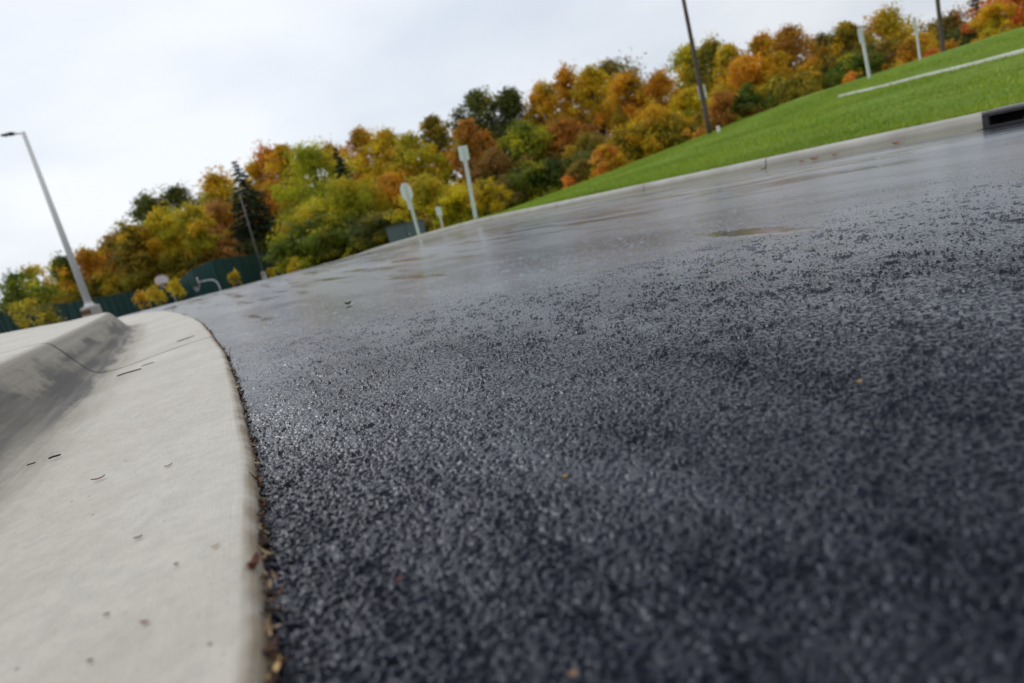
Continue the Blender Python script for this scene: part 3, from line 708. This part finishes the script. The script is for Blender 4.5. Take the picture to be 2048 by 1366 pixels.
def spruce(label, px, py, wpx, Y, base_z=None):
    top = at(px, py, Y); x, y = top.x, Y; zb = terrain(x, y); h = top.z-zb; r0 = wpx/F*Y/2
    t = thing('spruce_tree', label, 'conifer', (x, y, zb), 0, 'dark conifers among the autumn trees')
    Ps = []; Ts = []
    lev = int(h/.42)
    for i in range(lev):
        f = i/lev; z = h*.06+(h*.94)*f; rl = r0*(1-f)**.85*rng.uniform(.8, 1.12)+.08
        nb = max(7, int(13*(1-f)+8))
        for k in range(nb):
            an = rng.uniform(0, 2*math.pi); L_ = rl*rng.uniform(.72, 1.1); m_ = int(max(6, L_*20))
            s_ = rng.uniform(.1, 1, m_); dr = -.26*L_*s_**1.3+.10*L_*s_**3
            cx_ = np.cos(an)*L_*s_; cy_ = np.sin(an)*L_*s_; cz_ = z+dr
            c = np.stack([cx_, cy_, cz_], 1)+rng.normal(0, .07, (m_, 3))
            d1 = np.array([np.cos(an), np.sin(an), -.25])[None]+rng.normal(0, .35, (m_, 3)); d1 /= np.linalg.norm(d1, axis=1)[:, None]
            d2 = np.cross(d1, rng.normal(0, .5, (m_, 3))+np.array([0, 0, 1])); d2 /= np.linalg.norm(d2, axis=1)[:, None]
            sz = rng.uniform(.22, .46, m_)[:, None]
            q = np.stack([c-d1*sz*.5, c-d2*sz*.22, c+d1*sz*.6, c+d2*sz*.22-np.array([0, 0, .05])], 1)
            Ps.append(q.reshape(-1, 3)); Ts.append(np.repeat(rng.uniform(0, 1, m_), 4))
    P = np.concatenate(Ps); T = np.concatenate(Ts)
    npmesh('crown', P, np.arange(len(P)).reshape(-1, 4), FOL['spruce'], t, smooth=False, tint=T)
    MB().tube([(0, 0, -.2), (0, 0, h*.5), (0, 0, h*.99)], [h*.018, h*.010, .015], 8).build('trunk', BARK, t, True)
TREES = [
 (20, 545, 120, 52, 'green', .45, 'sparse pale green tree with sky showing through at the far left edge'),
 (60, 528, 90, 56, 'yg', .40, 'thin yellow-green tree left of the white lamp'),
 (118, 512, 90, 84, 'green', 1, 'small green tree just left of the white lamp pole'),
 (168, 498, 100, 84, 'orange', 1, 'orange-brown tree right behind the white lamp pole'),
 (222, 468, 110, 90, 'rust', 1, 'rust brown tree right of the white lamp'),
 (255, 450, 110, 82, 'olive', 1, 'olive brown tree below the left dark green crown'),
 (285, 392, 120, 104, 'dark', 1, 'dark green crown on the left rising from the slope of treetops'),
 (345, 372, 130, 106, 'dark', 1, 'dark olive crown left of the yellow treetop with rounded outline'),
 (318, 418, 120, 86, 'yellow', 1, 'golden yellow tree below the dark crown on the left'),
 (378, 412, 100, 82, 'yg', 1, 'light green-yellow tree between gold and salmon trees'),
 (425, 348, 130, 95, 'yellow', 1, 'yellow treetop left of the large spruce'),
 (430, 405, 105, 88, 'salmon', .8, 'salmon brown tree in front of the spruce on its left'),
 (505, 325, 80, 99, 'gold', 1, 'golden sliver of a crown directly behind the large spruce tip'),
 (528, 296, 120, 98, 'red', .8, 'red-orange crown right above the large spruce'),
 (560, 288, 90, 90, 'gold', .8, 'golden treetop with a pointed tip right of the red-orange crown'),
 (612, 286, 170, 84, 'yg', 1.1, 'large bright yellow-green tree in the middle of the left wood'),
 (622, 400, 140, 72, 'yg', 1.1, 'lower yellow-green tree in front of the wood, right of the spruce'),
 (686, 362, 150, 72, 'yg', 1.1, 'rounded yellow-green tree below the narrow blue spruce'),
 (640, 430, 150, 68, 'green', 1, 'dark green lower tree at the wood edge under the yellow-green crowns'),
 (655, 290, 90, 100, 'salmon', .7, 'pinkish crown behind the narrow spruce'),
 (716, 256, 110, 96, 'orange', .75, 'orange treetop right of the narrow spruce'),
 (765, 262, 110, 92, 'gold', 1, 'golden orange tree right of the narrow spruce'),
 (812, 268, 120, 88, 'yg', 1, 'yellow-green tree left of the dark crown over the octagonal sign'),
 (860, 232, 100, 100, 'olive', .9, 'olive green treetop above the octagonal sign'),
 (775, 350, 120, 78, 'orange', .9, 'orange tree behind the octagonal sign'),
 (745, 430, 110, 60, 'dark', 1.1, 'dark bushy tree at the left of the slate cabinet'),
 (845, 352, 130, 58, 'gold', .9, 'small spreading golden tree directly behind the octagonal sign'),
 (905, 372, 110, 56, 'yellow', .9, 'small golden tree left of the tall rectangular sign'),
 (962, 362, 80, 54, 'yellow', .9, 'small yellow tree right of the tall rectangular sign'),
 (925, 240, 110, 82, 'rust', .8, 'rusty orange tree above the tall rectangular sign'),
 (945, 180, 130, 92, 'dark', .85, 'large dark green oak crown with sky gaps above the rectangular sign'),
 (1012, 178, 120, 94, 'dark', .85, 'second dark green crown right of the large dark oak'),
 (985, 300, 120, 76, 'brown', .9, 'brown tree right of the tall rectangular sign post'),
 (1045, 245, 130, 78, 'green', 1, 'mid green tree below the dark crowns in the middle'),
 (1078, 168, 120, 90, 'gold', 1, 'golden olive crown right of the dark crowns'),
 (1125, 138, 100, 92, 'orange', .8, 'thin orange-red treetop in the middle of the skyline'),
 (1175, 134, 110, 88, 'gold', .95, 'golden crown below the dark brown treetop'),
 (1215, 119, 150, 106, 'brown', 1, 'dark brown green treetop standing highest behind the middle'),
 (1120, 240, 120, 78, 'rust', .9, 'rust coloured tree in the middle of the wood'),
 (1170, 270, 110, 70, 'olive', 1, 'olive tree behind the small round orange bush'),
 (1243, 148, 110, 82, 'gold', .95, 'yellow crown left of the bright orange maple'),
 (1312, 146, 110, 82, 'orange', .9, 'bright orange maple left of the tall dark pole, upper part'),
 (1300, 215, 120, 66, 'orange', 1, 'lower bright orange tree left of the tall dark pole'),
 (1372, 92, 120, 94, 'yg', .95, 'green-yellow crown directly behind the tall dark pole'),
 (1415, 82, 110, 90, 'olive', .95, 'olive crown just right of the tall dark pole top'),
 (1375, 175, 100, 72, 'yellow', .9, 'yellow tree behind the plate on the dark pole'),
 (1452, 88, 90, 84, 'gold', .8, 'gold treetop right of the dark pole'),
 (1482, 115, 130, 72, 'orange', 1, 'broad orange tree right of the dark pole'),
 (1518, 70, 100, 84, 'gold', 1, 'golden crown rising left of the russet treetop'),
 (1568, 56, 130, 86, 'rust', 1, 'russet brown treetop, tallest on the right of the dark pole'),
 (1545, 110, 110, 72, 'orange', 1, 'orange tree in front of the russet crown'),
 (1638, 72, 90, 90, 'dark', 1, 'dark green crown between russet and golden crowns'),
 (1622, 118, 90, 66, 'gold', .95, 'golden tree low in the gap left of the right signs'),
 (1590, 150, 90, 60, 'olive', 1, 'olive low tree on the crest under the russet crown'),
 (1690, 46, 110, 82, 'olive', 1, 'olive yellow crown behind the left of the two bank signs'),
 (1765, 24, 130, 86, 'gold', 1, 'golden crown between the two white bank signs'),
 (1700, 110, 110, 62, 'green', 1, 'green lower tree behind the left white bank sign'),
 (1770, 80, 100, 64, 'brown', 1, 'brown tree low between the white bank signs'),
 (1832, 66, 110, 58, 'orange', 1, 'golden orange tree behind the rightmost white post'),
 (1895, 30, 120, 76, 'brown', .9, 'dark brown tree behind the thin dark pole'),
 (1860, 62, 80, 70, 'olive', .9, 'olive tree left of the thin dark pole'),
 (1930, 50, 90, 62, 'dark', 1.1, 'dark green tree in front of the right conifer'),
 (2035, -45, 170, 48, 'red', 1.2, 'large red-orange tree in the top right corner'),
 (1985, 5, 80, 46, 'orange', 1.1, 'orange tree left of the corner red-orange tree'),
]
for px, py, w, Y, pal, dn, lab in TREES:
    deciduous(lab, px, py, w, Y, pal, dens=dn)
spruce('large dark spruce left of centre behind the grey lamp', 468, 318, 165, 84)
spruce('narrow blue-green spruce among yellow trees', 668, 292, 100, 74)
spruce('dark conifer beside the corner red-orange tree at top right', 1950, -30, 120, 66)
# shrubs: red ones on the crest and dark undergrowth along the foot of the wood
def shrub(label, px, py, w, Y, pal, group): deciduous(label, px, py, w, Y, pal, 'shrub', 'shrub', group, low=.05, dens=1.3)
shrub('round bright orange shrub on the crest of the bank', 1209, 287, 72, 44, 'red', 'bright shrubs on the crest of the bank')
shrub('brown-orange shrub left of the round bright orange one', 1158, 322, 62, 46, 'brown', 'bright shrubs on the crest of the bank')
shrub('small crimson shrub low behind the bank', 1138, 350, 50, 46, 'red', 'bright shrubs on the crest of the bank')
shrub('red shrub at the foot of the left white bank sign', 1700, 142, 60, 44, 'red', 'bright shrubs on the crest of the bank')
shrub('orange shrub at the crest right of the rightmost white post', 1862, 100, 60, 40, 'red', 'bright shrubs on the crest of the bank')
shrub('brown shrub at the foot of the tall dark pole', 1395, 225, 55, 48, 'rust', 'bright shrubs on the crest of the bank')
under = [(590, 470, 'green'), (650, 480, 'dark'), (700, 470, 'green'), (750, 462, 'dark'), (800, 440, 'dark'), (900, 425, 'olive'), (960, 400, 'brown'), (1010, 370, 'brown'), (1050, 340, 'green'), (1100, 330, 'dark'), (1160, 320, 'dark'), (1250, 270, 'olive'), (1300, 250, 'brown'), (1340, 240, 'olive'), (1440, 200, 'rust'), (1490, 190, 'green'), (1550, 170, 'olive'), (1610, 150, 'dark'), (1660, 140, 'dark'), (1740, 110, 'dark'), (1790, 105, 'brown'), (1900, 75, 'dark'), (1960, 50, 'dark')]
for px, py, pal in under:
    shrub('dark undergrowth at the foot of the wood behind the bank', px, py-14, 105, 66, pal, 'undergrowth at the foot of the wood')
under2 = [(40, 590, 'olive'), (100, 575, 'olive'), (150, 570, 'olive'), (215, 545, 'olive'), (270, 520, 'olive'), (330, 500, 'olive'), (390, 490, 'olive'), (440, 478, 'salmon'), (500, 480, 'dark'), (545, 465, 'dark')]
for px, py, pal in under2:
    shrub('olive undergrowth rising behind the green fence', px, py, 100, 82, pal, 'undergrowth behind the green fence')
# saplings in front of the fence
def sapling(label, px, py, w, Y, pal):
    top = at(px, py, Y); x, y = top.x, Y; zb = terrain(x, y); h = top.z-zb; r = w/F*Y/2
    t = thing('sapling', label, 'sapling', (x, y, zb), 0, 'yellow saplings in front of the green fence')
    mb = MB(); mb.tube([(0, 0, -.1), (0, 0, h*.9)], [.035, .012], 6); cen = []; rad = []
    for k in range(9):
        an = k*2.4; zz = h*(.45+.5*k/9); ro = r*.7*(1-.4*k/9)
        mb.tube([(0, 0, zz-.5), (ro*math.cos(an)*.9, ro*math.sin(an)*.9, zz+.15)], [.014, .005], 5)
        cen.append((ro*math.cos(an), ro*math.sin(an), zz)); rad.append(r*.42)
    cen.append((0, 0, h-r*.5)); rad.append(r*.4)
    P, T = leafcloud(cen, rad, 650, .15, 1.4)
    npmesh('crown', P, np.arange(len(P)).reshape(-1, 4), FOL[pal], t, smooth=False, tint=T); mb.build('trunk', BARK, t)
for lab, px, py, w, Y, pal in (
  ('orange-yellow sapling, leftmost of the cluster by the white backboard', 276, 586, 30, 46, 'gold'),
  ('tall golden sapling left below the white backboard', 304, 572, 40, 45, 'yellow'),
  ('golden sapling right below the white backboard', 343, 560, 34, 46, 'yellow'),
  ('small yellow sapling in front of the teal fence end', 464, 545, 24, 48, 'yellow'),
  ('bright yellow sapling just right of the fence end', 583, 520, 30, 44, 'yellow'),
  ('tiny yellow sapling at the grey lamp foot', 540, 538, 14, 48, 'yellow'),
  ('brownish sapling at the far left beside the fence', 40, 600, 60, 36, 'gold'),
  ('low orange-green sapling between far left tree and white lamp', 88, 615, 50, 38, 'olive')):
    sapling(lab, px, py, w, Y, pal)
# ------------------------------------------------------------------ debris
LEAFR = simple('dry_leaf_reddish', (.20, .075, .05), .7, 0, .35, 200)
LEAFT = simple('dry_leaf_tan', (.42, .27, .13), .7, 0, .3, 200)
TWIG = simple('dark_twig', (.055, .038, .035), .8, 0, .3, 200)
SEEDP = simple('pink_tan_petal', (.52, .36, .27), .7, 0, .2, 200)
def pan_point(px, py):
    a = ray(px, py); z = .0
    for _ in range(6):
        t = (z-H)/a.z; x, y = a.x*t, a.y*t
        i = int(np.argmin(np.hypot(EX-x, EY-y))); off = (x-EX[i])*nx[i]+(y-EY[i])*ny[i]
        z = float(road_z(EX[i], EY[i])+.012+np.interp(off, po, ph)) if off > 0 else float(road_z(x, y))+.004
    return Vector((x, y, z))
def leaf_mesh(L_, w, curl, n=7, jag=.25):
    V = []; 
    for i in range(n):
        f = i/(n-1); ww = w*math.sin(math.pi*min(.97, max(.04, f)))**.7*(1+jag*random.uniform(-1, 1))
        z = curl*L_*(4*(f-.5)**2)*.25
        for s_ in (-1, 0, 1): V.append(((f-.5)*L_, s_*ww/2, z+abs(s_)*curl*w*.4+.0006))
    Fq = grid_faces(n, 3); V = np.array(V); V2 = V.copy(); V2[:, 2] -= .0006
    m_ = len(V); return np.concatenate([V, V2]), np.concatenate([Fq, Fq[:, ::-1]+m_])
def leaf(label, px, py, L_, w, rz, mat, curl=.5, name='fallen_leaf', cat='leaf', group='fallen leaves and bits on the concrete pan'):
    c = pan_point(px, py); V, Fq = leaf_mesh(L_, w, curl)
    o = npmesh(name, V, Fq, mat); o.location = c+Vector((0, 0, .0018)); o.rotation_euler = (random.uniform(-.12, .12), 0, rz); tag(o, label, cat, group)
def twig(label, px, py, L_, r, rz, mat=TWIG):
    c = pan_point(px, py); mb = MB()
    mb.tube([(-L_/2, 0, r), (-L_*.15, r*.9, r*1.3), (L_*.2, -r*.6, r*1.2), (L_/2, 0, r)], [r*.85, r, r*.95, r*.8], 7); mb.tube([(L_*.05, 0, r*1.1), (L_*.2, r*3.2, r*1.6)], [r*.5, r*.2], 5)
    o = mb.build('twig', mat, None, True, loc=c); o.rotation_euler = (0, 0, rz); tag(o, label, 'twig', 'twigs on the concrete pan')
twig('dark twig lying beside the joint of the concrete pan', 259, 746, .085, .0028, R(30))
twig('grey splinter lying on the joint line of the concrete pan', 296, 729, .05, .0016, R(50))
twig('thin splinter near the rounded end of the pan', 372, 678, .10, .002, R(60))
twig('short brown twig with a bent end, furthest left on the pan', 110, 915, .022, .0022, R(30))
twig('small dark twig bit left of the bent brown twig', 63, 929, .016, .0014, R(30))
leaf('reddish forked bract lying in the middle of the pan', 198, 960, .021, .0050, R(20), LEAFR, .5)
leaf('small green-grey bud scale near the pan edge', 338, 934, .012, .0045, R(40), simple('green_grey_scale', (.14, .15, .08), .7), .4)
leaf('dark speck shaped leaf crumb in the lower middle of the pan', 278, 1078, .0095, .0035, R(20), TWIG, .4)
leaf('blurred reddish crumb near the bottom of the pan', 290, 1249, .0085, .0040, R(-10), LEAFR, .4)
leaf('brown crumb left of the blurred reddish crumb', 215, 1233, .0055, .0036, R(20), TWIG, .4)
leaf('grey crumb halfway down the pan right of the dark speck', 354, 1132, .0045, .0032, R(20), TWIG, .4)
leaf('pale crumb in the pan near the bottom edge', 182, 1326, .0045, .0036, R(20), TWIG, .4)
leaf('tan leaf crumb next to the pan edge', 432, 1096, .0085, .0030, R(40), LEAFT, .4)
leaf('small pink-tan flake at the asphalt edge beside the pan', 474, 778, .018, .013, R(20), SEEDP, .5, group='bits in the crack beside the pan')
leaf('curled reddish leaf wedged in the crack beside the pan', 513, 1138, .020, .011, R(80), LEAFR, 1.2, group='bits in the crack beside the pan')
leaf('brown folded leaf in the crack near the bottom of the photo', 546, 1312, .017, .010, R(60), simple('purple_brown_leaf', (.16, .09, .08), .7), 1.2, group='bits in the crack beside the pan')
leaf('bright tan straw blade at the bottom end of the crack', 551, 1350, .026, .0045, R(80), simple('straw', (.62, .42, .16), .6), .6, group='bits in the crack beside the pan')
leaf('light brown pebble-like seed on the dark asphalt in the middle foreground', 1132, 960, .0075, .006, R(10), LEAFT, .9, 'seed', 'seed', 'seeds on the asphalt')
leaf('orange-tan seed on the dark asphalt at the right', 1718, 770, .010, .005, R(10), LEAFT, .9, 'seed', 'seed', 'seeds on the asphalt')
leaf('reddish brown bit on the asphalt below the middle', 800, 1166, .0075, .0045, R(10), LEAFR, .9, 'seed', 'seed', 'seeds on the asphalt')
leaf('small dark seed on the smooth wet asphalt left of the middle', 697, 609, .03, .02, R(10), TWIG, .9, 'seed', 'seed', 'seeds on the asphalt')
leaf('pale seed at the bottom edge of the asphalt', 1148, 1358, .006, .005, R(10), LEAFT, .9, 'seed', 'seed', 'seeds on the asphalt')
# red leaves along the far kerb
for lab, px, py, L_ in (('red leaf on the wet gutter before the far kerb', 1627, 312, .07), ('red leaf on the far kerb left of the joint', 1603, 322, .05), ('small orange leaf on the far kerb right of the joint', 1668, 309, .05), ('red leaf on the kerb face toward the drain', 1790, 282, .06), ('faint red leaf low on the far kerb', 1525, 338, .05)):
    c = at(px, py, 1); a = ray(px, py); best = None
    for aa in np.arange(2.5, 9, .02):
        x, y = xy(float(s_right(aa))-.06, aa); 
        d_ = abs(x/y-a.x/a.y)
        if best is None or d_ < best[0]: best = (d_, x, y)
    V, Fq = leaf_mesh(L_, L_*.7, .5); o = npmesh('fallen_leaf', V, Fq, RED); o.location = (best[1], best[2], float(road_z(best[1], best[2]))+.012); tag(o, lab, 'leaf', 'red leaves along the far kerb')
# crumbs packed in the crack along the pan
Vs = []; Fs = []; Ts = []; off = 0
CR = Mat('crack_litter'); a_ = CR.node('Attribute'); a_.attribute_name = 'tint'
rmp = CR.node('ValToRGB'); CR.L.new(a_.outputs['Fac'], rmp.inputs[0])
for e_, (p_, c_) in enumerate(((0, (.03, .022, .018, 1)), (.35, (.12, .06, .035, 1)), (.6, (.25, .14, .07, 1)), (.85, (.42, .30, .16, 1)), (1, (.5, .42, .30, 1)))):
    el = rmp.color_ramp.elements[e_] if e_ < 2 else rmp.color_ramp.elements.new(p_)
    el.position = p_; el.color = c_
CR.L.new(rmp.outputs[0], CR.b.inputs['Base Color']); CR.b.inputs['Roughness'].default_value = .8
for k in range(1500):
    uu = 1.6+rng.uniform(0, 1)**1.6*5.5
    x0 = np.interp(uu, u, EX); y0 = np.interp(uu, u, EY); nxx = np.interp(uu, u, nx); nyy = np.interp(uu, u, ny)
    oo = rng.normal(-.002, .0028) - (.008*rng.exponential(.6) if rng.uniform() < .16 else 0)
    L_ = .0022+.0085*rng.uniform()**3; w = L_*rng.uniform(.25, .8)
    V, Fq = leaf_mesh(L_*1.5, w, rng.uniform(0, 1.5), 4)
    th = rng.uniform(0, 6.28); V[:, 2] += rng.uniform(-.002, .002); ct, st = math.cos(th), math.sin(th)
    tl_ = rng.normal(0, .5); V = np.stack([V[:, 0]*ct-V[:, 1]*st, V[:, 0]*st+V[:, 1]*ct, V[:, 2]+tl_*V[:, 0]], 1)
    x = x0+nxx*oo; y = y0+nyy*oo
    V += np.array([x, y, float(road_z(x, y))+rng.uniform(.001, .007)]); Vs.append(V); Fs.append(Fq+off); off += len(V); Ts.append(np.full(len(V), rng.uniform()))
o = npmesh('leaf_litter', np.concatenate(Vs), np.concatenate(Fs), CR.m, tint=np.concatenate(Ts))
tag(o, 'brown crumbs of leaves and grit packed in the crack along the concrete pan', 'litter', kind='stuff')
print('terrain check', [round(terrain(*at(*q, 23).xy), 2) for q in ((950, 432), (1737, 155), (1838, 120))])
